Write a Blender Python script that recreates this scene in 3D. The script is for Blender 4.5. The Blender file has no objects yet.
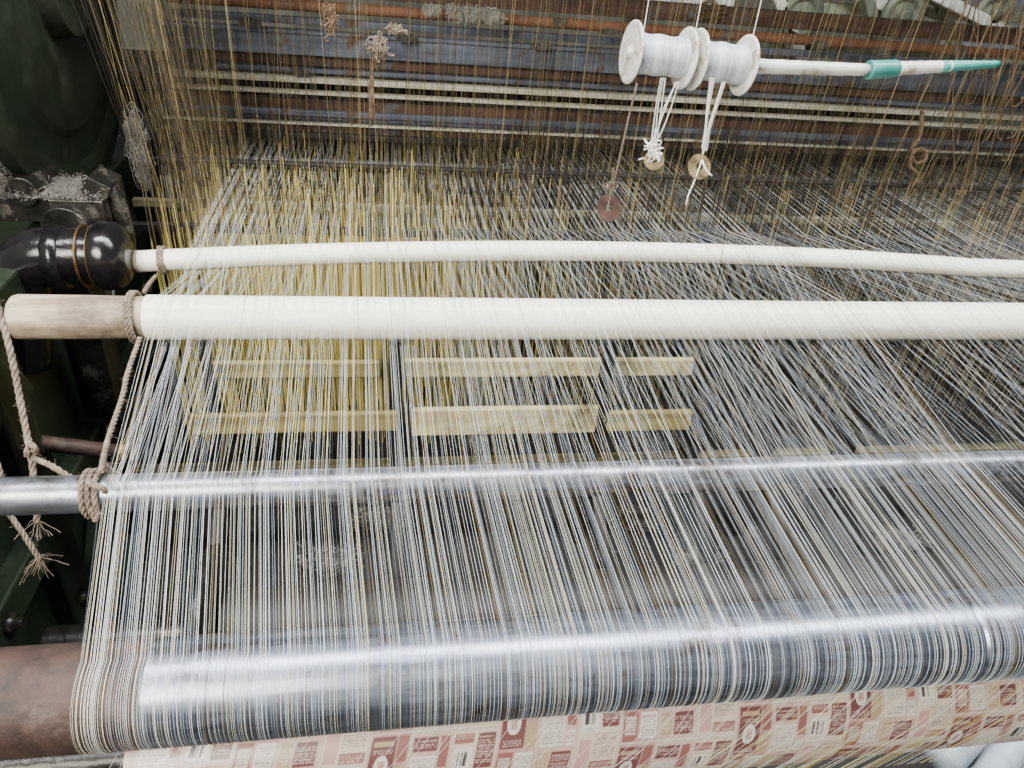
import bpy, math, random
import numpy as np
from mathutils import Vector, Matrix
random.seed(7); rng=np.random.RandomState(3)
# ---------------------------------------------------------------- camera
F=745.0
def nz(v): v=np.array(v,float); return v/np.linalg.norm(v)
Xc=nz((4670,-44,745)); D=np.array((-32,1116,745.)); D=nz(D); D=nz(D-Xc*D.dot(Xc)); Tc=np.cross(Xc,D); Uc=-D
CAM=np.array((0,0,1.6))
cd=bpy.data.cameras.new("camera"); cam=bpy.data.objects.new("camera",cd)
bpy.context.scene.collection.objects.link(cam); bpy.context.scene.camera=cam
cd.sensor_width=36; cd.lens=F/1024*36; cd.clip_start=.01
r=(Xc[0],Tc[0],Uc[0]); u=(-Xc[1],-Tc[1],-Uc[1]); b=(-Xc[2],-Tc[2],-Uc[2])
cam.matrix_world=Matrix(((r[0],u[0],b[0],0),(r[1],u[1],b[1],0),(r[2],u[2],b[2],1.6),(0,0,0,1)))
def U(px,py,x=None,y=None,z=None):
    v=np.array(((px-512)/F,(py-384)/F,1.0)); w=np.array((v.dot(Xc),v.dot(Tc),v.dot(Uc)))
    if y is not None: s=y/w[1]
    elif z is not None: s=(z-1.6)/w[2]
    else: s=x/w[0]
    return CAM+w*s
# ---------------------------------------------------------------- materials
def mat(name,c1,c2=None,scale=8,rough=.5,metal=0,bump=0,stretch=(1,1,1),c3=None,s3=3,t3=.6,spec=.5,rvar=0,soft=.04):
    m=bpy.data.materials.new(name); m.use_nodes=True; nt=m.node_tree; p=nt.nodes["Principled BSDF"]
    p.inputs["Roughness"].default_value=rough; p.inputs["Metallic"].default_value=metal
    p.inputs["Specular IOR Level"].default_value=spec
    tc=nt.nodes.new("ShaderNodeTexCoord"); mp=nt.nodes.new("ShaderNodeMapping"); mp.inputs["Scale"].default_value=stretch
    nt.links.new(tc.outputs["Object"],mp.inputs[0])
    n=nt.nodes.new("ShaderNodeTexNoise"); n.inputs["Scale"].default_value=scale; n.inputs["Detail"].default_value=6; n.inputs["Roughness"].default_value=.65
    nt.links.new(mp.outputs[0],n.inputs["Vector"])
    rp=nt.nodes.new("ShaderNodeValToRGB"); rp.color_ramp.elements[0].position=.35; rp.color_ramp.elements[1].position=.65
    rp.color_ramp.elements[0].color=(*c1,1); rp.color_ramp.elements[1].color=(*(c2 or c1),1)
    nt.links.new(n.outputs["Fac"],rp.inputs[0]); out=rp.outputs[0]
    if c3:
        n3=nt.nodes.new("ShaderNodeTexNoise"); n3.inputs["Scale"].default_value=s3; n3.inputs["Detail"].default_value=8; n3.inputs["Roughness"].default_value=.7
        nt.links.new(tc.outputs["Object"],n3.inputs["Vector"])
        r3=nt.nodes.new("ShaderNodeValToRGB"); r3.color_ramp.elements[0].position=t3-soft; r3.color_ramp.elements[1].position=t3+soft
        nt.links.new(n3.outputs["Fac"],r3.inputs[0])
        mx=nt.nodes.new("ShaderNodeMix"); mx.data_type='RGBA'; nt.links.new(r3.outputs[0],mx.inputs[0]); nt.links.new(out,mx.inputs[6]); mx.inputs[7].default_value=(*c3,1); out=mx.outputs[2]
    nt.links.new(out,p.inputs["Base Color"])
    if rvar:
        mr=nt.nodes.new("ShaderNodeMapRange"); mr.inputs[3].default_value=max(0,rough-rvar); mr.inputs[4].default_value=rough+rvar
        nt.links.new(n.outputs["Fac"],mr.inputs[0]); nt.links.new(mr.outputs[0],p.inputs["Roughness"])
    if bump:
        bn=nt.nodes.new("ShaderNodeBump"); bn.inputs["Strength"].default_value=bump; bn.inputs["Distance"].default_value=.01
        nt.links.new(n.outputs["Fac"],bn.inputs["Height"]); nt.links.new(bn.outputs[0],p.inputs["Normal"])
    return m
M={}
M['steel']=mat('polished_steel',(.13,.15,.195),(.32,.355,.43),scale=7,rough=.36,metal=.92,stretch=(.8,8,8),rvar=.05,c3=(.08,.05,.035),s3=26,t3=.62,soft=.08)
M['rust']=mat('rusted_steel',(.018,.011,.009),(.07,.038,.028),scale=18,rough=.65,metal=.2,bump=.35,c3=(.11,.08,.065),s3=14,t3=.64,soft=.1)
M['pipe']=mat('dull_pipe',(.13,.14,.16),(.34,.37,.42),scale=9,rough=.38,metal=.85,stretch=(1,4,4),rvar=.06,c3=(.07,.055,.045),s3=20,t3=.58,soft=.08)
M['pvc']=mat('white_pvc',(.90,.85,.71),(.95,.93,.82),scale=5,rough=.33,bump=.02)
M['wood']=mat('worn_wood',(.24,.18,.12),(.52,.43,.31),scale=12,rough=.7,bump=.15,stretch=(.5,4,4),c3=(.10,.07,.05),s3=9,t3=.55,soft=.1)
M['green']=mat('green_cast_iron',(.003,.007,.004),(.013,.023,.010),scale=4,rough=.42,bump=.15,c3=(.05,.058,.04),s3=5,t3=.66,soft=.14)
M['iron']=mat('oily_iron',(.008,.008,.007),(.035,.032,.027),scale=16,rough=.35,metal=.5,bump=.35,c3=(.13,.12,.10),s3=14,t3=.58)
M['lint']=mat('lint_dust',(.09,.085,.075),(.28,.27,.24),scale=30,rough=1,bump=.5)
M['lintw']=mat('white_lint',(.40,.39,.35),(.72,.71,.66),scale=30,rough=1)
M['black']=mat('black_gloss_fitting',(.003,.003,.004),(.010,.009,.009),scale=20,rough=.18,bump=.2)
M['brass']=mat('brass_ring',(.06,.04,.02),(.22,.14,.06),scale=30,rough=.4,metal=.7)
M['floor']=mat('oily_concrete',(.005,.0048,.0043),(.019,.0175,.015),scale=5,rough=.7,bump=.3,c3=(.13,.125,.11),s3=9,t3=.66)
M['wall']=mat('dim_plaster',(.10,.11,.09),(.22,.22,.18),scale=3,rough=.9,bump=.1)
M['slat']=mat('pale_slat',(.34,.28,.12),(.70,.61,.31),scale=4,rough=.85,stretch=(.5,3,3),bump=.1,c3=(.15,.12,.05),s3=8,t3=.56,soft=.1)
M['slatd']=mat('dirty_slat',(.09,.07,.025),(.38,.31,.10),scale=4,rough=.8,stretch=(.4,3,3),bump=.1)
M['dark']=mat('dark_beam',(.006,.006,.005),(.024,.021,.016),scale=8,rough=.6,bump=.2)
M['olive']=mat('olive_dusty_beam',(.06,.055,.028),(.20,.175,.10),scale=8,rough=.7,bump=.2,stretch=(.6,3,3))
M['railblue']=mat('bluegrey_rail',(.065,.08,.115),(.21,.25,.33),scale=7,rough=.5,metal=.3,bump=.15,stretch=(.5,3,3),c3=(.13,.065,.045),s3=9,t3=.60)
M['railred']=mat('rustred_rail',(.055,.03,.024),(.17,.09,.065),scale=8,rough=.65,metal=.2,bump=.2,stretch=(.5,3,3),c3=(.15,.15,.16),s3=10,t3=.60)
M['railpale']=mat('pale_rail',(.60,.56,.42),(.92,.90,.76),scale=7,rough=.55,stretch=(.5,3,3),c3=(.3,.22,.12),s3=9,t3=.64)
M['orange']=mat('orange_rust_rod',(.18,.07,.035),(.33,.15,.08),scale=10,rough=.65,bump=.15,c3=(.2,.18,.15),s3=9,t3=.6)
M['rope']=mat('dirty_rope',(.10,.075,.055),(.28,.22,.17),scale=60,rough=.95,bump=.3)
M['ropeb']=mat('brown_cord',(.07,.045,.025),(.18,.12,.07),scale=40,rough=.95)
M['strw']=mat('white_string',(.75,.74,.68),(.9,.89,.85),scale=30,rough=.8)
M['t_w']=mat('thread_white',(.88,.90,.88),rough=.35,spec=.8)
M['t_b']=mat('thread_blue_white',(.50,.61,.70),rough=.35,spec=.8)
M['t_c']=mat('thread_cream',(.76,.74,.52),rough=.4,spec=.6)
M['t_g']=mat('thread_grey',(.16,.17,.18),rough=.5,spec=.3)
M['t_d']=mat('thread_dark',(.010,.011,.014),rough=.6,spec=.2)
M['t_y']=mat('thread_yellow',(.60,.5,.10),rough=.5)
M['t_n']=mat('thread_brown_gold',(.16,.11,.04),(.3,.21,.08),scale=3,rough=.6,spec=.3)
M['h_br']=mat('harness_brown',(.06,.042,.02),(.15,.105,.048),scale=4,rough=.7)
M['h_dk']=mat('harness_dark',(.015,.012,.009),(.045,.035,.02),scale=4,rough=.7)
M['h_oc']=mat('harness_ochre',(.21,.165,.065),(.35,.28,.12),scale=4,rough=.6)
M['h_ye']=mat('heddle_yellow',(.58,.46,.09),(.92,.80,.26),scale=4,rough=.45)
M['h_gr']=mat('heddle_grey',(.12,.11,.075),(.28,.26,.18),scale=4,rough=.5)
M['spool']=mat('white_spool_plastic',(.45,.44,.39),(.68,.67,.62),scale=14,rough=.3,c3=(.28,.23,.15),s3=16,t3=.6)
M['wire']=mat('wound_white_yarn',(.30,.32,.36),(.64,.66,.70),scale=20,rough=.25,stretch=(30,1,1),bump=.2)
M['teal']=mat('teal_tape',(.02,.15,.13),(.06,.28,.24),scale=14,rough=.4)
M['washb']=mat('brass_washer_mat',(.10,.07,.035),(.30,.23,.11),scale=40,rough=.5,metal=.4,bump=.2)
M['washr']=mat('rusty_washer_mat',(.05,.028,.022),(.12,.065,.05),scale=40,rough=.6,metal=.4,bump=.2)
M['wpaint']=mat('offwhite_paint',(.45,.47,.40),(.74,.75,.67),scale=5,rough=.6,c3=(.20,.19,.14),s3=6)
M['greyp']=mat('grey_green_paint',(.07,.09,.065),(.18,.21,.15),scale=5,rough=.6,c3=(.07,.05,.035),s3=6)
M['bag']=mat('bluegrey_plastic',(.25,.30,.36),(.6,.66,.72),scale=4,rough=.4,bump=.4)
M['core']=mat('cardboard_core',(.25,.18,.11),(.4,.3,.2),scale=20,rough=.9)
# ---------------------------------------------------------------- mesh builder
def frame(d):
    d=nz(d); a=np.array((0,0,1.)) if abs(d[2])<.9 else np.array((0,1.,0)); x=nz(np.cross(a,d)); return x,np.cross(d,x)
class B:
    def __init__(s): s.v=[];s.f=[];s.m=[];s.sm=[]
    def add(s,v,f,m=0,sm=False):
        o=len(s.v); s.v+= [tuple(map(float,p)) for p in v]; s.f+=[tuple(i+o for i in q) for q in f]; s.m+=[m]*len(f); s.sm+=[sm]*len(f); return s
    def box(s,c,size,rot=None,m=0):
        h=np.array(size)/2; v=[]
        for i in (-1,1):
            for j in (-1,1):
                for k in (-1,1):
                    p=Vector((i*h[0],j*h[1],k*h[2])); 
                    if rot is not None: p=rot@p
                    v.append(np.array(p)+np.array(c))
        return s.add(v,[(0,1,3,2),(4,6,7,5),(0,4,5,1),(2,3,7,6),(0,2,6,4),(1,5,7,3)],m)
    def beam(s,p0,p1,w,h,m=0):
        p0=np.array(p0,float);p1=np.array(p1,float); x,y=frame(p1-p0); v=[]
        for p in (p0,p1):
            for a,bb in ((-1,-1),(1,-1),(1,1),(-1,1)): v.append(p+x*a*w/2+y*bb*h/2)
        return s.add(v,[(3,2,1,0),(4,5,6,7),(0,1,5,4),(1,2,6,5),(2,3,7,6),(3,0,4,7)],m)
    def lathe(s,p0,d,prof,n=40,m=0,caps=True,sm=True):
        pr=[prof[0]]
        for a,c in zip(prof[:-1],prof[1:]):
            L=math.hypot(c[0]-a[0],c[1]-a[1])
            if sm and L>.03:
                f=.002/L; pr+= [(a[0]+(c[0]-a[0])*f,a[1]+(c[1]-a[1])*f),(c[0]-(c[0]-a[0])*f,c[1]-(c[1]-a[1])*f)]
            pr.append(c)
        prof=pr
        p0=np.array(p0,float); d=nz(d); x,y=frame(d); v=[];f=[]
        for t,rr in prof:
            for k in range(n):
                a=2*math.pi*k/n; v.append(p0+d*t+(x*math.cos(a)+y*math.sin(a))*rr)
        for i in range(len(prof)-1):
            for k in range(n): f.append((i*n+k,i*n+(k+1)%n,(i+1)*n+(k+1)%n,(i+1)*n+k))
        o=len(s.v); s.add(v,f,m,sm)
        if caps:
            s.f+=[tuple(range(o,o+n))[::-1],tuple(range(len(s.v)-n,len(s.v)))]; s.m+=[m,m]; s.sm+=[False,False]
        return s
    def cyl(s,p0,p1,rr,n=32,m=0,r2=None):
        L=np.linalg.norm(np.array(p1)-np.array(p0)); return s.lathe(p0,np.array(p1)-np.array(p0),[(0,rr),(L,r2 or rr)],n,m)
    def ring(s,p0,d,ri,ro,w,n=32,m=0):
        return s.lathe(p0,d,[(0,ri),(0,ro),(w,ro),(w,ri),(0,ri)],n,m,False)
    def sweep(s,pts,rr,n=3,m=0,sm=True,caps=False):
        P=[np.array(p,float) for p in pts]; N=len(P); R=rr if hasattr(rr,'__len__') else [rr]*N
        v=[];x=None
        for i in range(N):
            t=P[min(i+1,N-1)]-P[max(i-1,0)]; t=nz(t)
            if x is None: x,_=frame(t)
            x=nz(x-t*x.dot(t)); y=np.cross(t,x)
            for k in range(n):
                a=2*math.pi*k/n; v.append(P[i]+(x*math.cos(a)+y*math.sin(a))*R[i])
        f=[(i*n+k,i*n+(k+1)%n,(i+1)*n+(k+1)%n,(i+1)*n+k) for i in range(N-1) for k in range(n)]
        if caps: f+= [tuple(range(n))[::-1], tuple(range((N-1)*n,N*n))]
        return s.add(v,f,m,sm)
    def rope(s,pts,R,m=0,pitch=None,strands=3):
        P=smooth(pts,R*.45); N=len(P); pitch=pitch or R*7
        acc=0;x=None;fr=[]
        for i in range(N):
            t=nz(P[min(i+1,N-1)]-P[max(i-1,0)])
            if x is None: x,_=frame(t)
            x=nz(x-t*x.dot(t)); y=np.cross(t,x)
            if i: acc+=np.linalg.norm(P[i]-P[i-1])
            fr.append((x,y,acc))
        for k in range(strands):
            q=[P[i]+(fr[i][0]*math.cos(fr[i][2]/pitch*6.283+k*6.283/strands)+fr[i][1]*math.sin(fr[i][2]/pitch*6.283+k*6.283/strands))*R*.5 for i in range(N)]
            s.sweep(q,R*.56,6,m,caps=True)
        for i in range(0,N,2):
            q=P[i]+nz(rng.normal(0,1,3))*R*.8; dv=rng.normal(0,1,3)*R*.9
            s.sweep([q,q+dv*.6,q+dv+rng.normal(0,.3,3)*R],R*.06,3,m)
        return s
    def obj(s,name,mats,parent=None,origin=None,label=None,cat=None,group=None,bevel=0,kind=None):
        V=np.array(s.v)
        if parent is not None: o=np.array(parent["_o"][:])
        elif origin is not None: o=np.array(origin)
        else: o=(V.min(0)+V.max(0))/2
        me=bpy.data.meshes.new(name); me.from_pydata((V-o).tolist(),[],s.f)
        for mm in (mats if isinstance(mats,(list,tuple)) else [mats]): me.materials.append(M[mm])
        me.polygons.foreach_set("material_index",s.m); me.polygons.foreach_set("use_smooth",s.sm); me.update()
        ob=bpy.data.objects.new(name,me); bpy.context.scene.collection.objects.link(ob)
        if parent is not None: ob.parent=parent
        else: ob.location=o
        tag(ob,label,cat,group,kind)
        if bevel:
            md=ob.modifiers.new("bevel",'BEVEL'); md.width=bevel; md.segments=2; md.limit_method='ANGLE'
        return ob
def tag(ob,label=None,cat=None,group=None,kind=None):
    if label: ob["label"]=label
    if cat: ob["category"]=cat
    if group: ob["group"]=group
    if kind: ob["kind"]=kind
def thing(name,o,label,cat,group=None):
    e=bpy.data.objects.new(name,None); e.empty_display_size=.05; bpy.context.scene.collection.objects.link(e)
    e.location=o; e["_o"]=[float(a) for a in o]; tag(e,label,cat,group); return e
def smooth(pts,step):
    P=[np.array(p,float) for p in pts]; P=[2*P[0]-P[1]]+P+[2*P[-1]-P[-2]]; out=[]
    for i in range(1,len(P)-2):
        n=max(2,int(np.linalg.norm(P[i+1]-P[i])/step))
        for k in range(n):
            t=k/n; out.append(.5*((2*P[i])+(-P[i-1]+P[i+1])*t+(2*P[i-1]-5*P[i]+4*P[i+1]-P[i+2])*t*t+(-P[i-1]+3*P[i]-3*P[i+1]+P[i+2])*t**3))
    out.append(P[-2]); return out
# ---------------------------------------------------------------- key layout
XL,XR=-.72,2.55
RZ,RR=.85,.0565
RY=U(550,664,z=RZ)[1]                               # back roller
PY,PZ,PR=U(512,481,z=.90)[1],.90,.025              # guide pipe
AY,AZ,AR=U(512,319,z=.95)[1],.95,.0385             # thick lease rod
BY,BZ,BR=U(512,256,z=.955)[1],.955,.0215           # thin lease rod
_pf=np.polyfit((-.5,.4,1.35),(-.026,.014,-.008),2)
def bzo(x):
    return float(np.polyval(_pf,min(x,1.35)))-.02*max(0,x-1.35)
# ---------------------------------------------------------------- setting
B().box((1,2.4,-.02),(7,7.6,.04)).obj("floor","floor",kind="structure")
B().box((1,6.2,1.5),(7,.1,3.0)).obj("wall_back","wall",kind="structure")
B().box((-2.5,2.4,1.5),(.1,7.6,3.0)).obj("wall_left","wall",kind="structure")
# ---------------------------------------------------------------- back roller
e=thing("back_roller",(1,RY,RZ),"large polished steel warp roller with rusted brown end","roller")
xs0=U(152,700,z=RZ)[0]; xg=U(955,588,z=RZ+RR)[0]
B().lathe((xs0,RY,RZ),(1,0,0),[(0,RR-.0006),(.002,RR),(xg-xs0,RR),(xg-xs0+.001,RR-.004),(xg-xs0+.006,RR-.004),(xg-xs0+.007,RR),(XR-xs0-.08,RR)],96).obj("roller_drum","steel",e)
B().lathe((XL+.05,RY,RZ),(1,0,0),[(0,.025),(.06,.025),(.062,RR-.003),(.16,RR-.002),(.165,RR+.000),(.19,RR+.000),(.195,RR-.001),(xs0-XL-.05,RR-.0006)],64).obj("roller_end","rust",e,label="rust-brown bare end of the roller")
B().cyl((XL-.05,RY,RZ),(XL+.06,RY,RZ),.022).obj("axle","iron",e)
# ---------------------------------------------------------------- guide pipe
B().cyl((XL+.02,PY,PZ),(XR,PY,PZ),PR,48).obj("guide_pipe","pipe",label="dull grey steel guide pipe under the warp threads",cat="pipe")
# ---------------------------------------------------------------- lease rods
xa0=U(14,316,z=AZ)[0]; xa1=U(148,316,z=AZ)[0]
e=thing("lease_rod",(.8,AY,AZ),"thick white plastic rod with worn wooden end across the warp","rod","lease rods through the warp")
B().lathe((xa1,AY,AZ),(1,0,0),[(0,AR-.002),(.002,AR),(1.2,AR-.001),(2.4,AR),(XR-xa1+.02,AR)],48).obj("sleeve","pvc",e)
B().lathe((xa0,AY,AZ),(1,0,0),[(0,AR-.008),(.004,AR-.003),(.01,AR-.001),(.12,AR-.0015),(xa1-xa0,AR-.003)],40).obj("wooden_end","wood",e,label="worn grimy cream wooden end")
xb0=U(122,262,z=BZ)[0]
e=thing("lease_rod.001",(.8,BY,BZ),"thin bowed cream-white plastic rod across the warp","rod","lease rods through the warp")
pts=[(x,BY,BZ+bzo(x)) for x in np.linspace(xb0,XR,70)]
B().sweep(pts,BR,36,caps=True).obj("sleeve","pvc",e)
B().ring((xb0-.001,BY,BZ+bzo(xb0)),(1,0,0),BR*.75,BR+.0012,.012).obj("end_rim","wood",e)
# ---------------------------------------------------------------- warp threads
BEAMY,BEAMZ,BEAMR=1.02,.33,.09
FS=[0,.25,.5,.7,.95,1.0]; FO=[0,-.050,-.075,-.088,-.098,-.10]
def warp_path(x0,over,jit,clus):
    k=max(0,x0+.32)
    def X(f): return x0+np.interp(f,FS,FO)*math.exp(-k*2.2)+jit*f+clus*min(1,f*2)
    r=RR+.0004; pts=[]
    for a in np.linspace(math.radians(-95),-math.pi*1.5,24): pts.append((X(0),RY+r*math.cos(a),RZ+r*math.sin(a)))
    for a in (105,90,75):
        pts.append((X(.25),PY+(PR+.0006)*math.cos(math.radians(a)),PZ+(PR+.0006)*math.sin(math.radians(a))))
    sg=1 if over in (1,2) else -1; sb=1 if over in (0,2) else -1
    x=X(.5)
    for a in (110,90,70):
        a=math.radians(a*sg); pts.append((x,AY+(AR+.0007)*math.cos(a),AZ+(AR+.0007)*math.sin(a)))
    x=X(.7); zb=BZ+bzo(x)
    for a in (110,90,70):
        a=math.radians(a*sb); pts.append((x,BY+(BR+.0007)*math.cos(a),zb+(BR+.0007)*math.sin(a)))
    pts.append((X(.95),1.66,.945))
    pts.append((X(1.0),2.95,.945))
    return pts
xs=[]; x=-.322
while x<2.3:
    base=.00215 if x<.9 else .0040
    if x<-.25: base*=.8
    x+=base*random.choice((.35,.5,.7,.9,1.2,1.5,2.1))
    if xg-.001<x<xg+.0065: x=xg+.0065
    xs.append(x)
centres=[]; q=-.33
while q<2.4: centres.append(q); q+=random.uniform(.006,.022)
centres=np.array(centres)
cols=['t_w','t_b','t_c','t_g','t_d','t_y','t_n']
def tcol(x):
    if x<.25: w=(.38,.24,.22,.08,.01,0,.07)
    elif x<.6: w=(.35,.27,.14,.13,.04,0,.07)
    else: w=(.30,.27,.08,.18,.11,0,.06)
    return random.choices(range(7),w)[0]
rest=B(); cnt=0
for i,x in enumerate(xs):
    c=tcol(x); cc=centres[np.argmin(abs(centres-x))]; over=2 if c==6 else i%2
    p=warp_path(x,over,random.gauss(0,.0006),(cc-x)*.45); rad=random.choice((.00010,.00013,.00016,.00022,.00032)) if c!=6 else .00025
    if cnt<300 and (i%2==0 or i<60):
        B().sweep(p,rad,3).obj("warp_thread",cols[c],label="brown-gold warp thread stretched over both rods" if c==6 else "fine white and grey warp thread stretched over the roller",cat="thread",group="warp threads on the loom"); cnt+=1
    else: rest.sweep(p,rad,3,m=c)
rest.obj("warp_thread_sheet",cols,label="sheet of fine white warp threads stretched over the rollers",cat="threads",kind="stuff")
# ---------------------------------------------------------------- harness cords
hm=['h_br','h_dk','h_oc','h_ye','h_gr']
def harness(x,y,c,b,zb,shift=0,fat=1,short=False):
    lean=random.uniform(-.015,.015)
    if random.random()<.25: lean*=5
    g=x+random.gauss(0,.12)
    if g<.2: low=random.choice((3,3,3,2))
    elif g<.6: low=random.choice((3,2,4,4,2))
    else: low=random.choice((4,4,2,1,1))
    mid=random.choice((0,4,2,1)) if g<-.3 else random.choice((3,2,2,1)) if g<.15 else random.choice((2,1,1,1,0))
    rad=random.choice((.0003,.0004,.0005)); zt=random.uniform(.80,.90); ze=random.uniform(.95,1.03)
    b.sweep([(x,y,zb),(x,y,zt)],(rad*2.6 if x<.4 else rad*1.5)*fat,3,m=low)
    b.sweep([(x,y,zt),(x+lean*.1,y,ze)],rad*(1.8 if g<.15 else 2.8),3,m=mid)
    if not short: b.sweep([(x+lean*.1,y,ze),(x+lean+shift*.5,y-.03,1.5),(x+lean*2+shift,y-.06,2.25)],rad*.9,3,m=c)
    b.lathe((x,y,zb-.05),(0,0,1),[(0,.0012),(.01,.0022),(.045,.0022),(.052,.0008)],5,m=1,sm=False)
hx=[]
rows=[1.70,1.79,1.88,1.97,2.06,2.15,2.24,2.33]
for i in range(360): hx.append((random.uniform(-.54,-.40),random.choice(rows)-.02,-.16*random.random()**1.3,False))
for i in range(460): hx.append((random.triangular(-.42,.30,-.30),random.choice(rows[:3]),0,True))
for i in range(1300): hx.append((random.uniform(.1,2.4),random.choice(rows),0,True))
x=-.44
while x<2.5:
    hx.append((x,random.choice(rows)+random.uniform(-.02,.02),0,False)); x+=.0026*random.uniform(.2,1.8)
hx.sort(key=lambda q:q[0])
rest=B(); full=[k for k,q in enumerate(hx) if not q[3]]; st=len(full)/298; ind=set(full[int(k*st)] for k in range(298))
for k,(x,y,sh,short) in enumerate(hx):
    c=random.choices((0,1,2,3),(.42,.32,.26,0) if x>-.35 else (.35,.5,.15,0))[0]
    zb=random.uniform(.26,.36)
    if k in ind:
        b=B(); harness(x,y,c,b,zb,sh); b.obj("harness_cord",hm,label="brown and ochre harness cord with yellow heddle",cat="cord",group="harness cords of the loom")
    else: harness(x,y,c,rest,zb,sh,1.3 if short else 1,short)
rest.obj("harness_cord_curtain",hm,label="curtain of brown harness cords hanging over the warp",cat="cords",kind="stuff")
B().box((.95,1.96,2.27),(3.9,.85,.04)).obj("comber_board","wood",label="wooden comber board holding the harness cords",cat="board",bevel=.003)
# ---------------------------------------------------------------- rails
def rail(py,hpx,mt,y,label,depth=.03,round_=False,x0=-.66,x1=XR,name="cross_rail",lip=False):
    c=U(600,py,y=y); s=(y/( np.dot(np.array(((600-512)/F,(py-384)/F,1.)),Tc)))/F*hpx
    b=B()
    if round_: b.cyl((x0,y,c[2]),(x1,y,c[2]),s/2,24)
    else:
        b.box(((x0+x1)/2,y,c[2]),(x1-x0,depth,s))
        if lip: b.box(((x0+x1)/2,y-depth/2-.004,c[2]+s*.42),(x1-x0,.016,s*.16))
    b.obj(name,mt,label=label,cat="rail",group="cross rails of the loom",bevel=0 if round_ else .002)
rail(26,10,'orange',2.62,"orange rust-coloured round cross rod",round_=True,name="cross_rod")
rail(40,6,'railblue',2.66,"narrow blue-grey steel rail on the loom")
rail(60,22,'railblue',2.56,"blue-grey painted steel beam with rust patches",lip=True)
rail(77,8,'railred',2.60,"narrow rust-red steel rail on the loom")
rail(86,4,'railblue',2.57,"narrow blue-grey steel rail on the loom")
rail(95,5,'railpale',2.54,"thin pale cream rail across the loom")
rail(107,3,'railpale',2.52,"thin pale cream rail across the loom")
rail(121,16,'railred',2.57,"rust-red steel beam across the loom")
rail(133,6,'railblue',2.55,"narrow blue-grey steel rail on the loom")
rail(143,9,'railred',2.52,"narrow rust-red steel rail on the loom")
def rail_at(y,z,h,mt,label): B().box(((XR-.66)/2,y,z),(XR+.66,.02,h)).obj("cross_rail",mt,label=label,cat="rail",group="cross rails of the loom",bevel=.002)
rail_at(2.40,1.00,.016,'railblue',"blue-grey narrow rail just above the warp")
rail_at(2.385,.972,.006,'railpale',"thin pale cream rail across the loom")
rail_at(2.28,.965,.016,'dark',"dark iron rail resting over the warp")
rail_at(2.02,.962,.009,'dark',"dark iron rail resting over the warp")
for y_,z_,mt in ((2.3,.88,'railblue'),(2.12,.87,'dark'),(1.98,.86,'olive'),(1.84,.85,'dark')): rail_at(y_,z_,.02,mt,"dark steel rail beneath the warp threads")
rail(6,16,'railred',2.9,"dark rust-red upper beam of the loom",depth=.05)
B().box((.95,1.64,.72),(3.2,.03,.05)).obj("cross_rail",'dark',label="dark steel rail beneath the warp threads",cat="rail",group="cross rails of the loom",bevel=.002)
# ---------------------------------------------------------------- slats & joists under warp
def slat(x0p,x1p,py,hpx,y,mt='slat',label="pale cream wooden slat below the warp"):
    a=U(x0p,py,y=y);c=U(x1p,py,y=y); s=y/np.dot(np.array((0,(py-384)/F,1.)),Tc)/F*hpx
    B().box(((a[0]+c[0])/2,y,(a[2]+c[2])/2),(abs(c[0]-a[0]),.018,s)).obj("wooden_slat",mt,label=label,cat="slat",group="pale slats under the loom",bevel=.005)
DL="dirty olive-brown wooden slat below the warp"
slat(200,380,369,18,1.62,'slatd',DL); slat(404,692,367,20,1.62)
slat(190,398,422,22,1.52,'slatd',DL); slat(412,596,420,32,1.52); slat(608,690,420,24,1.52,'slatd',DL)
def joist(p0,p1,w,h,label="dark oily iron joist under the loom"):
    B().beam(p0,p1,w,h).obj("joist","dark",label=label,cat="joist",group="joists under the loom",bevel=.003)
for px,wd in ((212,.02),(396,.03),(602,.03),(704,.05),(780,.06),(862,.08)):
    a=U(px,395,y=1.555); joist((a[0],1.555,.0),(a[0],1.555,.70),wd,.03,"dark upright iron post under the loom")
    joist((a[0],1.53,.30),(a[0],1.13,.06),.03,.04)
B().box((.95,1.56,.30),(3.2,.03,.04)).obj("cross_rail","olive",label="dusty steel rail beneath the warp threads",cat="rail",group="cross rails of the loom",bevel=.003)
e=thing("warp_beam",(.9,BEAMY,BEAMZ),"dark wound warp beam low under the threads","warp beam")
B().cyl((XL+.06,BEAMY,BEAMZ),(XR,BEAMY,BEAMZ),.035).obj("axle","iron",e)
B().cyl((-.33,BEAMY,BEAMZ),(2.4,BEAMY,BEAMZ),BEAMR,48).obj("wound_yarn","dark",e)
B().lathe((-.37,BEAMY,BEAMZ),(1,0,0),[(0,.05),(0,.17),(.008,.178),(.022,.178),(.03,.17),(.03,.05)],48).obj("flange","iron",e)
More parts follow.
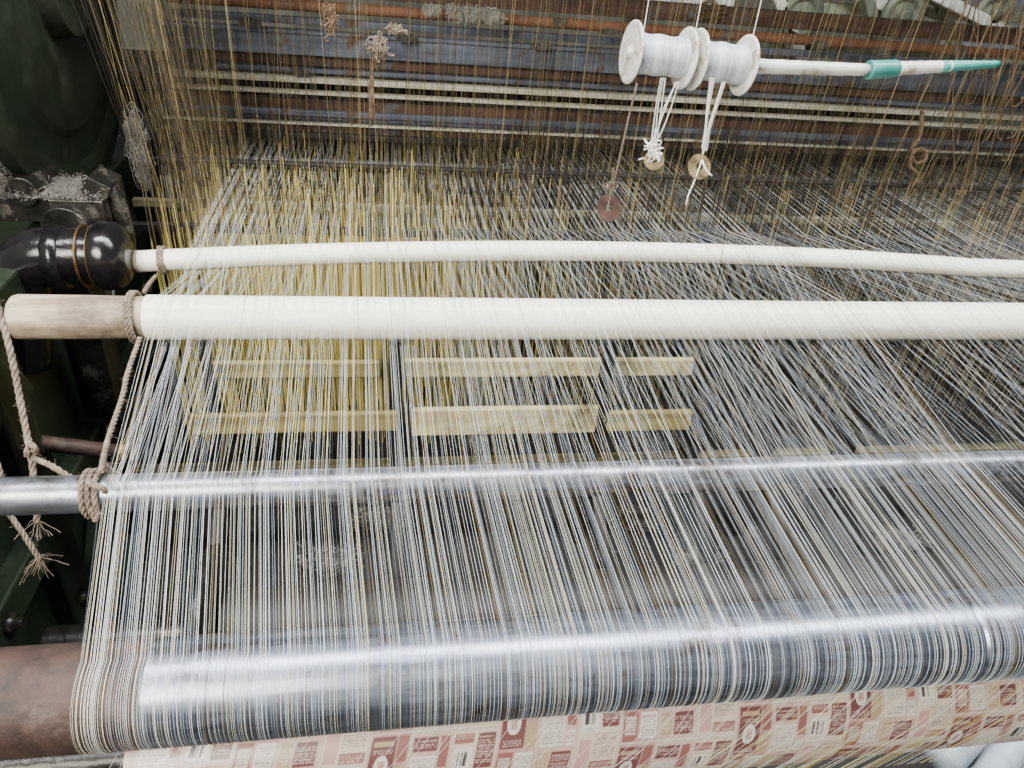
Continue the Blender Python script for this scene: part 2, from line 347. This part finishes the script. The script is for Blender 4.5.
# ---------------------------------------------------------------- side frame
def sideframe(x,label):
    e=thing("side_frame",(x,1.4,0),label,"machine frame","cast side frames")
    b=B()
    for y in (.62,1.25,2.1,2.75): b.box((x,y,.46),(.05,.10,.92))
    b.box((x,1.62,.90),(.06,2.3,.09)); b.box((x,1.62,.42),(.045,2.3,.08)); b.box((x,1.62,.035),(.10,2.5,.07))
    for y0,y1 in ((.66,1.22),(1.30,2.06)): b.beam((x,y0,.10),(x,y1,.84),.03,.05)
    pts=[(x,1.0+.32*math.cos(a),.50+.30*math.sin(a)) for a in np.linspace(0,math.pi,16)]
    b.sweep(pts,.022,8,caps=True)
    b.box((x-.03,1.55,.46),(.02,1.9,.80))
    b.obj("cast_body","green",e,bevel=.006)
    for (y,z,r) in ((RY,RZ,.045),(PY,PZ,.04)):
        b=B(); b.lathe((x-.04,y,z),(1,0,0),[(0,r*.7),(.01,r),(.075,r),(.085,r*.8)],28)
        b.box((x,y,z-.07),(.05,r*2.4,.12)); b.obj("bearing","iron",e,bevel=.003)
    for (y,z) in ((.62,.2),(.62,.7),(1.25,.2),(1.25,.62),(1.0,.42),(1.6,.42)): B().lathe((x+.02,y,z),(1,0,0),[(0,.02),(.014,.02),(.016,.012),(.03,.011)],6).obj("bolt","iron",e)
sideframe(XL,"dark green oily cast-iron side frame of the loom")
sideframe(XR+.06,"dark green oily cast-iron side frame of the loom")
# guard + casting upper left
e=thing("wheel_guard",(-.95,1.95,1.25),"dark green cast-iron round guard, dusty with lint","machine guard")
gc=U(70,-10,y=1.9)
B().lathe((-1.25,gc[1],gc[2]),(1,0,0),[(0,.25),(.02,.40),(.05,.42),(.30,.42),(.31,.435),(.34,.435),(.35,.42),(.50,.42),(.505,.435),(.535,.435),(.54,.40),(.545,.38),(.53,.36),(.53,.30),(.54,.285),(.54,.10),(.58,.09),(.58,.03)],64).obj("drum_shell","green",e)
b=B()
pts=[(-.88,gc[1]+.43*math.cos(a),gc[2]+.43*math.sin(a)) for a in np.linspace(math.radians(205),math.radians(252),14)]
for i in range(len(pts)-1): b.beam(pts[i],pts[i+1],.24,.012)
b.obj("lint_ledge","lint",e,label="ledge coated in grey lint",bevel=.004)
for a in np.linspace(math.radians(170),math.radians(262),12):
    p=np.array((-.95,gc[1]+.425*math.cos(a),gc[2]+.425*math.sin(a)))
    B().lathe(p,(0,math.cos(a),math.sin(a)),[(0,.014),(.01,.014),(.014,.008)],8).obj("rivet","iron",e)
def fuzz(n,gen,L,r):
    b=B()
    for _ in range(n):
        q=gen(); pp=[q]
        dv=rng.normal(0,1,3)
        for k in range(3): dv=nz(dv+rng.normal(0,.9,3)); pp.append(pp[-1]+dv*L*random.uniform(.4,1)/3)
        b.sweep(pp,r,3)
    return b
def g1():
    a=random.gauss(math.radians(222),.28); return np.array((random.uniform(-1.1,-.74),gc[1]+.432*math.cos(a),gc[2]+.432*math.sin(a)))
fuzz(3600,g1,.014,.0004).obj("lint_fuzz","lint",e,label="thin grey lint fuzz clinging to the guard")
b=B().box((-.95,gc[1],(gc[2]-.4)/2),(.3,.3,gc[2]-.36)); b.obj("pedestal","green",e,bevel=.02)
c=U(92,212,y=1.62)
e=thing("bearing_bracket",c,"greasy cast-iron bearing bracket with lint on top","bracket")
b=B(); b.box(c,(.10,.14,.10)); b.box(c+np.array((-.09,.0,.02)),(.14,.10,.05)); b.box(c+np.array((.03,-.02,.05)),(.045,.08,.08),Matrix.Rotation(.5,3,'Y'))
b.cyl(c+np.array((-.02,-.10,.0)),c+np.array((-.02,.08,.0)),.045,24); b.box((c[0]-.06,c[1],(c[2]-.05)/2),(.06,.08,c[2]-.05))
b.cyl(c+np.array((-.10,-.06,.06)),c+np.array((-.10,.06,.06)),.03,24)
pts=[c+np.array((.045+.02*math.cos(t),-.02,-.02+.09*math.sin(t))) for t in np.linspace(-1.3,1.4,10)]
b.sweep(pts,.018,10,caps=True)
b.obj("casting","iron",e,bevel=.006)
cc_=c.copy()
fuzz(5500,lambda: cc_+np.array((random.uniform(-.18,.05),random.uniform(-.07,.05),.05+abs(random.gauss(0,.007)))),.010,.0004).obj("lint_coat","lint",e)
for dy in (-.05,.05): B().lathe(c+np.array((.02,dy,.05)),(0,0,1),[(0,.012),(.018,.012),(.02,.006),(.035,.006)],6).obj("bolt","iron",e)
# black elbow fitting
y=1.44; p0=U(132,256,y=y); p1=U(62,256,y=y); p2=U(28,264,y=y); p3=U(22,292,y=y); p4=U(22,360,y=y)
e=thing("pipe_elbow",p1,"glossy black pipe elbow fitting with brass rings","pipe fitting")
B().sweep(smooth([U(118,256,y=y),p1,(p1*.4+p2*.6)+np.array((0,0,.008)),p2+np.array((-.01,0,-.01)),p3,p4],.012),.055,28,caps=True).obj("elbow_body","black",e)
b=B(); d=nz(p0-p1); 
b.lathe(U(98,256,y=y),d,[(0,.05),(0,.062),(.012,.067),(.035,.066),(.05,.055),(.06,.03)],32)
b.obj("end_cap","black",e)
for px in (86,97): B().ring(U(px,256,y=y),d,.052,.0615,.003).obj("brass_ring","brass",e)
b=B(); b.lathe(U(52,258,y=y),d,[(0,.05),(.003,.066),(.03,.066),(.033,.05)],8); b.obj("coupling_collar","black",e)
q0=U(0,438,y=1.3);q1=U(118,452,y=1.3)
e=thing("tension_lever",q0,"rusty iron lever bar with small knob beside the frame","lever")
B().sweep([q0,(q0+q1)/2,q1],.016,16,caps=True).obj("bar","rust",e)
B().lathe(q1,(1,0,0),[(0,.016),(.008,.022),(.02,.022),(.028,.012)],20).obj("knob","brass",e)
# ---------------------------------------------------------------- ropes
def fray(b,p,n=14,L=.03,r=.0006,dz=-1):
    for _ in range(n):
        q=[np.array(p)]
        dr=np.array((random.gauss(0,.35),random.gauss(0,.3),dz*random.uniform(.5,1)))
        for k in range(4): q.append(q[-1]+dr*L/4+rng.normal(0,L*.05,3))
        b.sweep(q,r,3)
def wrap(b,x,y,z,r,R,turns=1.0,dx=.02):
    n=int(14*turns); b.rope([(x+dx*k/n,y+(r+R)*math.cos(2*math.pi*k/14),z+(r+R)*math.sin(2*math.pi*k/14)) for k in range(n+1)],R)
b=B(); xw=U(156,262,z=BZ)[0]; wrap(b,xw-.010,BY,BZ+bzo(xw),BR,.0036,2.0,.012)
xw2=U(140,315,z=AZ)[0]; wrap(b,xw2-.010,AY,AZ,AR,.0038,2.0,.012)
b.rope([U(156,276,y=BY-.03),U(150,283,y=1.36),U(144,292,y=1.24)],.0038)
b.rope([U(140,338,y=AY-.05),U(128,372,y=1.06),U(122,398,y=1.0),U(108,440,y=.9),U(101,472,y=PY-.01)],.0040)
xw3=U(95,498,z=PZ)[0]; wrap(b,xw3-.012,PY,PZ,PR+.001,.0038,3,.024)
b.rope([U(92,508,y=PY-.03),U(95,520,y=PY-.03),U(99,513,y=PY-.035)],.0036)
fray(b,U(103,462,y=.86),18,.03)
b.obj("tie_rope","rope",label="frayed dirty beige rope tying rods to the pipe",cat="rope",group="tie ropes")
b=B(); b.rope([U(px,py,y=y) for px,py,y in ((-30,240,1.0),(-5,300,1.0),(10,350,.97),(24,420,.93),(31,455,.9),(36,500,.86),(37,522,.85))],.0047)
b.rope([U(px,py,y=y) for px,py,y in ((30,446,.9),(27,452,.89),(34,458,.89),(50,465,.86),(72,478,.84),(98,486,PY-.035),(106,492,PY-.035))],.0042)
b.rope([U(px,py,y=y) for px,py,y in ((27,442,.9),(35,448,.89),(33,458,.9),(26,454,.9))],.0042)
fray(b,U(37,520,y=.85),22,.03)
b.obj("tie_rope","rope",label="twisted beige rope knotted beside the pipe end",cat="rope",group="tie ropes")
b=B(); b.rope([U(px,py,y=y) for px,py,y in ((-40,400,.9),(-12,440,.88),(2,480,.86),(8,510,.84),(22,532,.83),(40,560,.82))],.0038)
fray(b,U(38,556,y=.82),34,.035)
b.obj("tie_rope","rope",label="loose frayed brown-beige rope end dangling",cat="rope",group="tie ropes")
b=B(); R_=[(922,110,2.0),(920,135,2.0),(912,150,2.0),(915,163,2.0),(925,160,2.0),(924,150,2.0),(914,152,1.99),(910,166,1.99),(918,176,2.0),(912,186,2.0)]
b.rope([U(px,py,y=y) for px,py,y in R_],.006); fray(b,U(912,186,y=2.0),16,.04,.001)
b.obj("tie_rope","ropeb",label="knotted brown rope end hanging below the rails",cat="rope",group="tie ropes")
# ---------------------------------------------------------------- spools and rod
SY=1.22
def along(px): return U(px,np.interp(px,(620,748,868,1000),(51,66,70,64)),y=SY+.05*(px-628)/370)
s0=along(628)
def spool(pa,pb,label):
    a=along(pa);c=along(pb);W=np.linalg.norm(c-a); d=nz(c-a)
    e=thing("yarn_spool",a,label,"spool","yarn spools on the rod")
    R=.0455
    for q in (a,c-d*.003): B().lathe(q,d,[(0,.010),(0,.032),(.001,.036),(0,.040),(0,R),(.0012,R+.001),(.003,R+.001),(.003,.010),(0,.010)],48,caps=False).obj("flange","spool",e)
    prof=[(.003,.026)]+[(.003+ (W-.006)*k/60,.0295+.0006*(k%2)+.0010*math.sin(k*.25+.5)) for k in range(61)]+[(W-.003,.026)]
    B().lathe(a,d,prof,40).obj("wound_yarn","wire",e)
    B().lathe(a+d*-.001,d,[(0,.0085),(0,.011),(W+.002,.011),(W+.002,.0085),(0,.0085)],24,caps=False).obj("hub","spool",e)
spool(630,685,"white plastic spool wound with silvery pale yarn on a rod")
spool(694,744,"white plastic spool wound with silvery yarn beside its twin")
e=thing("spool_rod",s0,"white wrapped rod with teal tape and tapered teal tip","rod")
def seg(pa,pb,ra,rb,mt,nm,lab=None):
    a=along(pa);c=along(pb); n=12; LL=np.linalg.norm(c-a)
    prof=[(LL*k/n,ra+(rb-ra)*k/n+(.0006 if k%2 else 0)) for k in range(n+1)]
    B().lathe(a,nz(c-a),prof,24).obj(nm,mt,e,label=lab)
seg(626,750,.008,.008,'spool','core_rod'); seg(748,868,.0115,.0095,'spool','wrapped_sleeve')
seg(868,896,.0150,.0140,'teal','tape_band','teal tape band'); seg(896,952,.0115,.009,'spool','wrapped_sleeve'); seg(940,998,.010,.006,'teal','tapered_tip','teal tapered tip')
def cord(name,pts,R,mt,label,group):
    b=B(); b.sweep(smooth(pts,.01),R,6,caps=True); return b.obj(name,mt,label=label,cat="string",group=group)
for px in (640,690,746):
    a=along(px)+np.array((0,0,.010))
    cord("hanging_string",[a,a+np.array((.004,.01,.3)),a+np.array((.006,.02,.9))],.0007,'strw',"thin white string holding the spool rod","strings around the spools")
def loopset(px0,px1,pbx,pby,n):
    b=B()
    for k in range(n):
        a=U(px0+random.uniform(-3,3),78,y=SY-.05);c=U(px1+random.uniform(-3,3),82,y=SY-.05);m_=U(pbx+random.uniform(-4,4),pby+random.uniform(-5,5),y=SY-.03)
        b.sweep(smooth([a,(a*.5+m_*.5)+rng.normal(0,.002,3),m_,(c*.5+m_*.5)+rng.normal(0,.002,3),c],.006),.0011,5)
    return b
b=loopset(664,676,655,142,3)
for _ in range(40):
    p=U(654,150,y=SY-.03)+rng.normal(0,.004,3)*np.array((1,1,2.2)); b.sweep(smooth([p,p+rng.normal(0,.005,3),p+rng.normal(0,.006,3),p+rng.normal(0,.006,3)],.003),.0012,5)
b.obj("string_loop","strw",label="knotted white string loop hanging from the spool",cat="string",group="strings around the spools")
b=loopset(712,724,706,152,4)
pp=U(702,160,y=SY-.035)
b.sweep(smooth([pp,U(694,182,y=SY-.04),U(688,196,y=SY-.04),U(686,205,y=SY-.04)],.005),.0015,6,caps=True)
b.sweep(smooth([pp,U(706,170,y=SY-.04),U(712,176,y=SY-.04)],.005),.0016,6,caps=True)
b.obj("string_loop","strw",label="white string loops tied through a brass washer",cat="string",group="strings around the spools")
def washer(px,py,y,ro,ri,mt,tilt,label):
    c=U(px,py,y=y); dd=nz((tilt,-1,.55)); b=B()
    b.lathe(c,dd,[(0,ri),(0,ro),(.002,ro),(.002,ri),(0,ri)],36,caps=False,sm=False)
    b.obj("washer",mt,label=label,cat="washer",group="washers hung on strings",bevel=.0004)
washer(699,167,SY-.03,.021,.006,'washb',.1,"brass-coloured washer weight on white string")
washer(654,160,SY-.025,.017,.005,'washb',-.2,"small brass washer weight on knotted string")
washer(609,208,SY-.02,.023,.006,'washr',.15,"dark rusty washer weight on a brown cord")
b=B(); b.rope([U(637,84,y=SY-.05),U(628,120,y=SY-.04),U(618,165,y=SY-.03),U(612,190,y=SY-.025),U(608,206,y=SY-.025)],.0016)
for _ in range(14):
    p=U(611,188,y=SY-.03)+rng.normal(0,.003,3); b.sweep([p,p+rng.normal(0,.006,3),p+rng.normal(0,.006,3)],.0009,4)
b.obj("hanging_string","rope",label="brown twisted cord holding a rusty washer",cat="string",group="strings around the spools")
cord("hanging_string",[U(744,98,y=SY),U(730,200,y=SY+.01),U(708,350,y=SY+.02),U(696,440,y=SY-.15)],.0007,'t_d',"fine dark thread falling from the spool","strings around the spools")
# ---------------------------------------------------------------- brown cords / clumps
def clump(px,py,y,n,size,mt,name,label,r=.0012,elong=(1,1,1)):
    b=B(); c=U(px,py,y=y)
    for _ in range(n):
        p=c+rng.normal(0,size,3)*np.array(elong); q=[p]
        for k in range(4): q.append(c+(q[-1]-c)*.6+rng.normal(0,size,3)*np.array(elong))
        b.sweep(smooth(q,size*.4),r,4)
    b.obj(name,mt,label=label,cat="lint" if 'lint' in name else "yarn",group="lint and yarn scraps")
clump(378,46,1.66,60,.006,'rope','yarn_knot',"tangled beige yarn knot on the harness",.0012,(1.2,.6,1.5))
clump(372,95,1.66,34,.005,'ropeb','yarn_knot',"hanging brown yarn end on the harness",.0010,(.5,.4,5))
clump(395,30,1.66,30,.005,'rope','yarn_knot',"tangled beige yarn knot on the harness",.0011,(1.6,.6,1))
clump(330,20,1.66,30,.006,'ropeb','yarn_knot',"brown yarn scraps on the harness",.0010,(1,.4,2.4))
for px,py,s,ex in ((470,14,.020,1.8),(492,18,.014,1.4),(432,10,.013,1),(405,38,.010,1.4),(560,22,.009,1.2),(250,22,.010,1.6),(610,32,.008,2),(820,44,.009,1.6),(880,50,.008,2),(200,60,.009,1),(960,52,.010,1.3),(300,72,.008,1.6),(540,46,.008,2)):
    lc=U(px,py,y=2.5)
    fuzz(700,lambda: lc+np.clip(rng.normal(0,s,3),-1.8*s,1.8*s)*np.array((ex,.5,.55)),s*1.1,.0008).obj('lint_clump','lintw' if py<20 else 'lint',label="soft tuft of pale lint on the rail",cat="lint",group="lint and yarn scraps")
clump(712,12,2.5,60,.014,'ropeb','yarn_knot',"brown yarn scraps on the rail",.002,(1.6,.6,.7))
clump(138,150,1.9,200,.014,'lint','lint_clump',"grey lint caught on the harness",.0007,(.6,.6,2.2))
for k in range(24):
    px=random.uniform(940,1040); a=U(px+random.uniform(10,60),-60,y=1.9); c=U(px,random.uniform(60,185),y=1.95)
    m_=(a+c)/2+rng.normal(0,.03,3)
    cord("loose_yarn",[a,m_,c,c+np.array((random.uniform(-.03,.03),0,-.03))],random.choice((.0010,.0014,.002)),'ropeb',"loose brown yarn dangling over the rails","loose brown yarns")
for (px,py) in ((480,600),(535,592),(700,560),(330,560),(470,440),(640,520),(820,500),(560,640),(245,640),(760,620),(380,520),(900,540),(620,590)):
    p=U(px,py,z=.012)
    b=fuzz(500,lambda: np.array((p[0],p[1],.014))+np.clip(rng.normal(0,.024,3),-.05,.05)*np.array((1.6,1,.12)),.03,.0014)
    V=np.array(b.v); V[:,2]=np.clip(V[:,2],.001,.03); b.v=[tuple(q) for q in V]
    b.obj("lint_clump","lint",label="grey lint tuft lying on the dark floor",cat="lint",group="lint on the floor")
# ---------------------------------------------------------------- printed roll
QR=.078; QZ=.63; QY=RY+.06
x0=U(128,762,z=QZ+.05)[0]; x1=1.25
NX,NA=2200,180
e=thing("printed_roll",(x0,QY,QZ),"roll of printed packaging film in cream, maroon and pink","printed roll")
us=np.linspace(x0,x1,NX); an=np.linspace(math.radians(100),math.radians(285),NA)
V=np.zeros((NX,NA,3)); V[:,:,0]=us[:,None]-x0; V[:,:,1]=(QR*np.cos(an))[None,:]; V[:,:,2]=(QR*np.sin(an))[None,:]
Uu=(us-x0)[:,None]*np.ones((1,NA)); Vv=(an*QR)[None,:]*np.ones((NX,1))
col=np.ones((NX,NA,4)); col[...,:3]=(.46,.38,.32)
pw,ph=.165,.112
Us=Uu+Vv*.22
iu=np.floor(Us/pw).astype(int); fu=Us/pw-iu; Vs=Vv-.012+.037*(iu%3); iv=np.floor(Vs/ph).astype(int); fv=Vs/ph-iv
noise=rng.rand(2048,512)
def rnd(sx,sy): return noise[np.floor(Us/sx).astype(int)%2048,np.floor(Vs/sy).astype(int)%512]
def setc(mask,c): col[mask,:3]=c
def rc(a,b_,c_,d_): return (fu>a)&(fu<b_)&(fv>c_)&(fv<d_)
def ell(cx,cy,rx,ry): return ((fu-cx)/rx)**2+((fv-cy)/ry)**2<1
maroon=(.14,.055,.055);pink=(.42,.25,.235);white=(.60,.57,.52);tan=(.37,.28,.17);redd=(.24,.10,.09)
setc(rc(0,.30,0,1),pink); setc(rc(.01,.20,.03,.60),maroon); setc(rc(.21,.29,.03,.30),redd); setc(rc(.21,.29,.34,.60),tan); setc(rc(.01,.13,.64,.97),redd); setc(rc(.15,.29,.66,.95),white)
setc(ell(.105,.34,.055,.12),white); setc(rc(.08,.13,.28,.40),pink); setc(rc(.03,.18,.08,.13),tan); setc(rc(.025,.115,.70,.90),(.5,.42,.36))
setc(rc(.32,.62,.03,.97),(.48,.34,.30)); setc(rc(.33,.52,.06,.22),maroon); setc(rc(.54,.61,.06,.40),redd); setc(rc(.33,.52,.27,.62),white); setc(rc(.33,.42,.68,.94),tan); setc(rc(.44,.60,.68,.94),maroon); setc(rc(.54,.61,.45,.62),white)
setc(rc(.64,.98,.03,.97),(.54,.45,.37)); setc(rc(.65,.80,.06,.16),redd); setc(rc(.83,.97,.06,.45),maroon); setc(rc(.66,.80,.22,.50),white); setc(rc(.66,.76,.58,.93),(.46,.28,.26)); setc(rc(.78,.97,.84,.95),redd)
bar=rnd(.0015,9.)<.5
setc(rc(.67,.78,.25,.42)&bar,(.07,.06,.06))
def mixc(mask,c,f=.62): col[mask,:3]=col[mask,:3]*(1-f)+np.array(c)*f
dash=(rnd(.0014,.0024)<.76)&((Vs/.0024)%1<.5)
dk=(.17,.09,.085); lt=(.6,.5,.44)
for q in ((.34,.51,.29,.60),(.16,.28,.69,.92),(.03,.11,.72,.88),(.78,.96,.52,.80),(.66,.79,.44,.49),(.545,.605,.47,.60)): mixc(rc(*q)&dash,dk)
for q in ((.34,.51,.09,.19),(.66,.79,.08,.14),(.03,.18,.52,.58),(.79,.96,.86,.93),(.34,.41,.72,.90),(.45,.59,.72,.90),(.84,.96,.10,.40),(.03,.18,.15,.20)): mixc(rc(*q)&dash,lt)
setc((fv>.985),(.58,.54,.49))
idx=np.arange(NX*NA).reshape(NX,NA)
fc=np.stack([idx[:-1,:-1],idx[1:,:-1],idx[1:,1:],idx[:-1,1:]],-1).reshape(-1,4)
me=bpy.data.meshes.new("printed_film"); me.from_pydata(V.reshape(-1,3).tolist(),[],fc.tolist())
ca=me.color_attributes.new("print",'FLOAT_COLOR','POINT'); ca.data.foreach_set("color",col.reshape(-1))
me.polygons.foreach_set("use_smooth",[True]*len(me.polygons))
m=bpy.data.materials.new("printed_film"); m.use_nodes=True; p=m.node_tree.nodes["Principled BSDF"]; at=m.node_tree.nodes.new("ShaderNodeAttribute"); at.attribute_name="print"
m.node_tree.links.new(at.outputs["Color"],p.inputs["Base Color"]); p.inputs["Roughness"].default_value=.32
me.materials.append(m); ob=bpy.data.objects.new("printed_film",me); bpy.context.scene.collection.objects.link(ob); ob.parent=e
B().cyl((x0+.001,QY,QZ),(x1-.001,QY,QZ),QR-.002,48).obj("roll_core","core",e)
B().cyl((XL,QY,QZ),(XR,QY,QZ),.02,20).obj("spindle","iron",e)
for k in range(120):
    xx=random.uniform(.45,.95) if k<55 else random.uniform(-.3,.95); dxx=random.uniform(-.08,-.05)
    a=np.array((xx,RY-.02,RZ-RR-.001)); c=np.array((xx+dxx,QY-QR-.004,QZ+.02)); 
    pts=[(a[0],a[1],a[2]),((a[0]+c[0])/2,(a[1]+c[1])/2-.006,(a[2]+c[2])/2),tuple(c),(c[0]-.05,QY-QR*.9-.004,QZ-.06)]
    B().sweep(smooth(pts,.03),.00020,3).obj("loose_thread",random.choice(('t_y','t_c','t_c')) if k<55 else 't_w',label="loose thread hanging over the printed roll",cat="thread",group="loose threads under the roller")
# ---------------------------------------------------------------- bundle on the floor
b=B(); c=U(1030,770,z=.30)
for k in range(6):
    pts=[c+np.array((-.14+.09*j,.05*math.sin(j*1.3+k)+.035*k-.08,-.24+.045*k+.02*math.sin(j+k))) for j in range(6)]
    b.sweep(smooth(pts,.02),.035,10,caps=True)
b.obj("plastic_bundle","bag",label="crumpled bluish-white plastic bundle on the floor",cat="bundle")
# ---------------------------------------------------------------- background machinery
def bx(pa,pb,y,th):
    a=U(pa[0],pa[1],y=y);c=U(pb[0],pb[1],y=y); return B().box(((a[0]+c[0])/2,y,(a[2]+c[2])/2),(abs(a[0]-c[0]),th,abs(a[2]-c[2])))
e=thing("white_board",U(650,0,y=3.5),"white painted board behind the loom","board")
bx((560,-30),(730,16),3.5,.04).obj("panel","wpaint",e,bevel=.004)
a=U(640,0,y=3.5); B().box((a[0],3.55,a[2]/2),(.06,.05,a[2])).obj("support_post","greyp",e,bevel=.004)
e=thing("neighbouring_loom",U(880,20,y=3.8)*np.array((1,1,0)),"pale grey-green machine with slanted arms behind the loom","machine")
def arm(pa,pb,y,w,mt="wpaint"): B().beam(U(*pa,y=y),U(*pb,y=y),w,.05).obj("arm",mt,e,bevel=.008)
arm((760,-40),(800,60),3.6,.10); arm((800,-30),(940,30),3.7,.08); arm((900,-20),(1060,60),3.6,.14)
arm((770,30),(860,20),3.7,.06,'greyp'); arm((860,-30),(880,60),3.65,.07,'greyp'); arm((930,-30),(960,60),3.65,.05,'greyp'); arm((820,8),(1040,18),3.75,.05,'greyp')
b=B(); q=U(900,50,y=4.0); b.box((q[0],4.0,.5),(2.2,.3,1.0)); b.box((q[0],3.9,1.05),(2.4,.12,.1)); b.obj("machine_body","greyp",e,bevel=.01)
for px in (800,900,990):
    q=U(px,15,y=3.58); B().lathe(q,(0,-1,0),[(0,.03),(0,.10),(.03,.10),(.03,.07),(.015,.065),(.015,.03),(.05,.03),(.05,.012)],32).obj("pulley","greyp",e)
b=B()
for y0 in (3.05,3.30): b.box((.6,y0,.94),(3.3,.10,.07))
b.box((.6,3.18,.55),(3.3,.05,.7)); b.obj("breast_beam","dark",label="dusty front beam of the loom behind the rails",cat="beam",bevel=.01)
# ---------------------------------------------------------------- light
w=bpy.data.worlds.new("world"); bpy.context.scene.world=w; w.use_nodes=True
w.node_tree.nodes["Background"].inputs[0].default_value=(.86,.93,1,1); w.node_tree.nodes["Background"].inputs[1].default_value=.17
def area(loc,tgt,size,sy,en,col):  # added area lamps for key and fill, not windows of the room
    l=bpy.data.lights.new("added_light",'AREA'); l.shape='RECTANGLE'; l.size=size; l.size_y=sy; l.energy=en; l.color=col
    o=bpy.data.objects.new("added_light",l); bpy.context.scene.collection.objects.link(o); o.location=loc
    o.rotation_euler=(Vector(tgt)-Vector(loc)).to_track_quat('-Z','Y').to_euler()
area((.7,.95,3.6),(.7,1.0,.9),5.0,.35,385,(.99,.99,1))  # added narrow overhead key, gives the roller its bright streak
area((-1.3,-1.0,2.6),(.4,1.6,.9),1.4,1.0,200,(1,.95,.85))  # added warm fill lamp from behind the camera
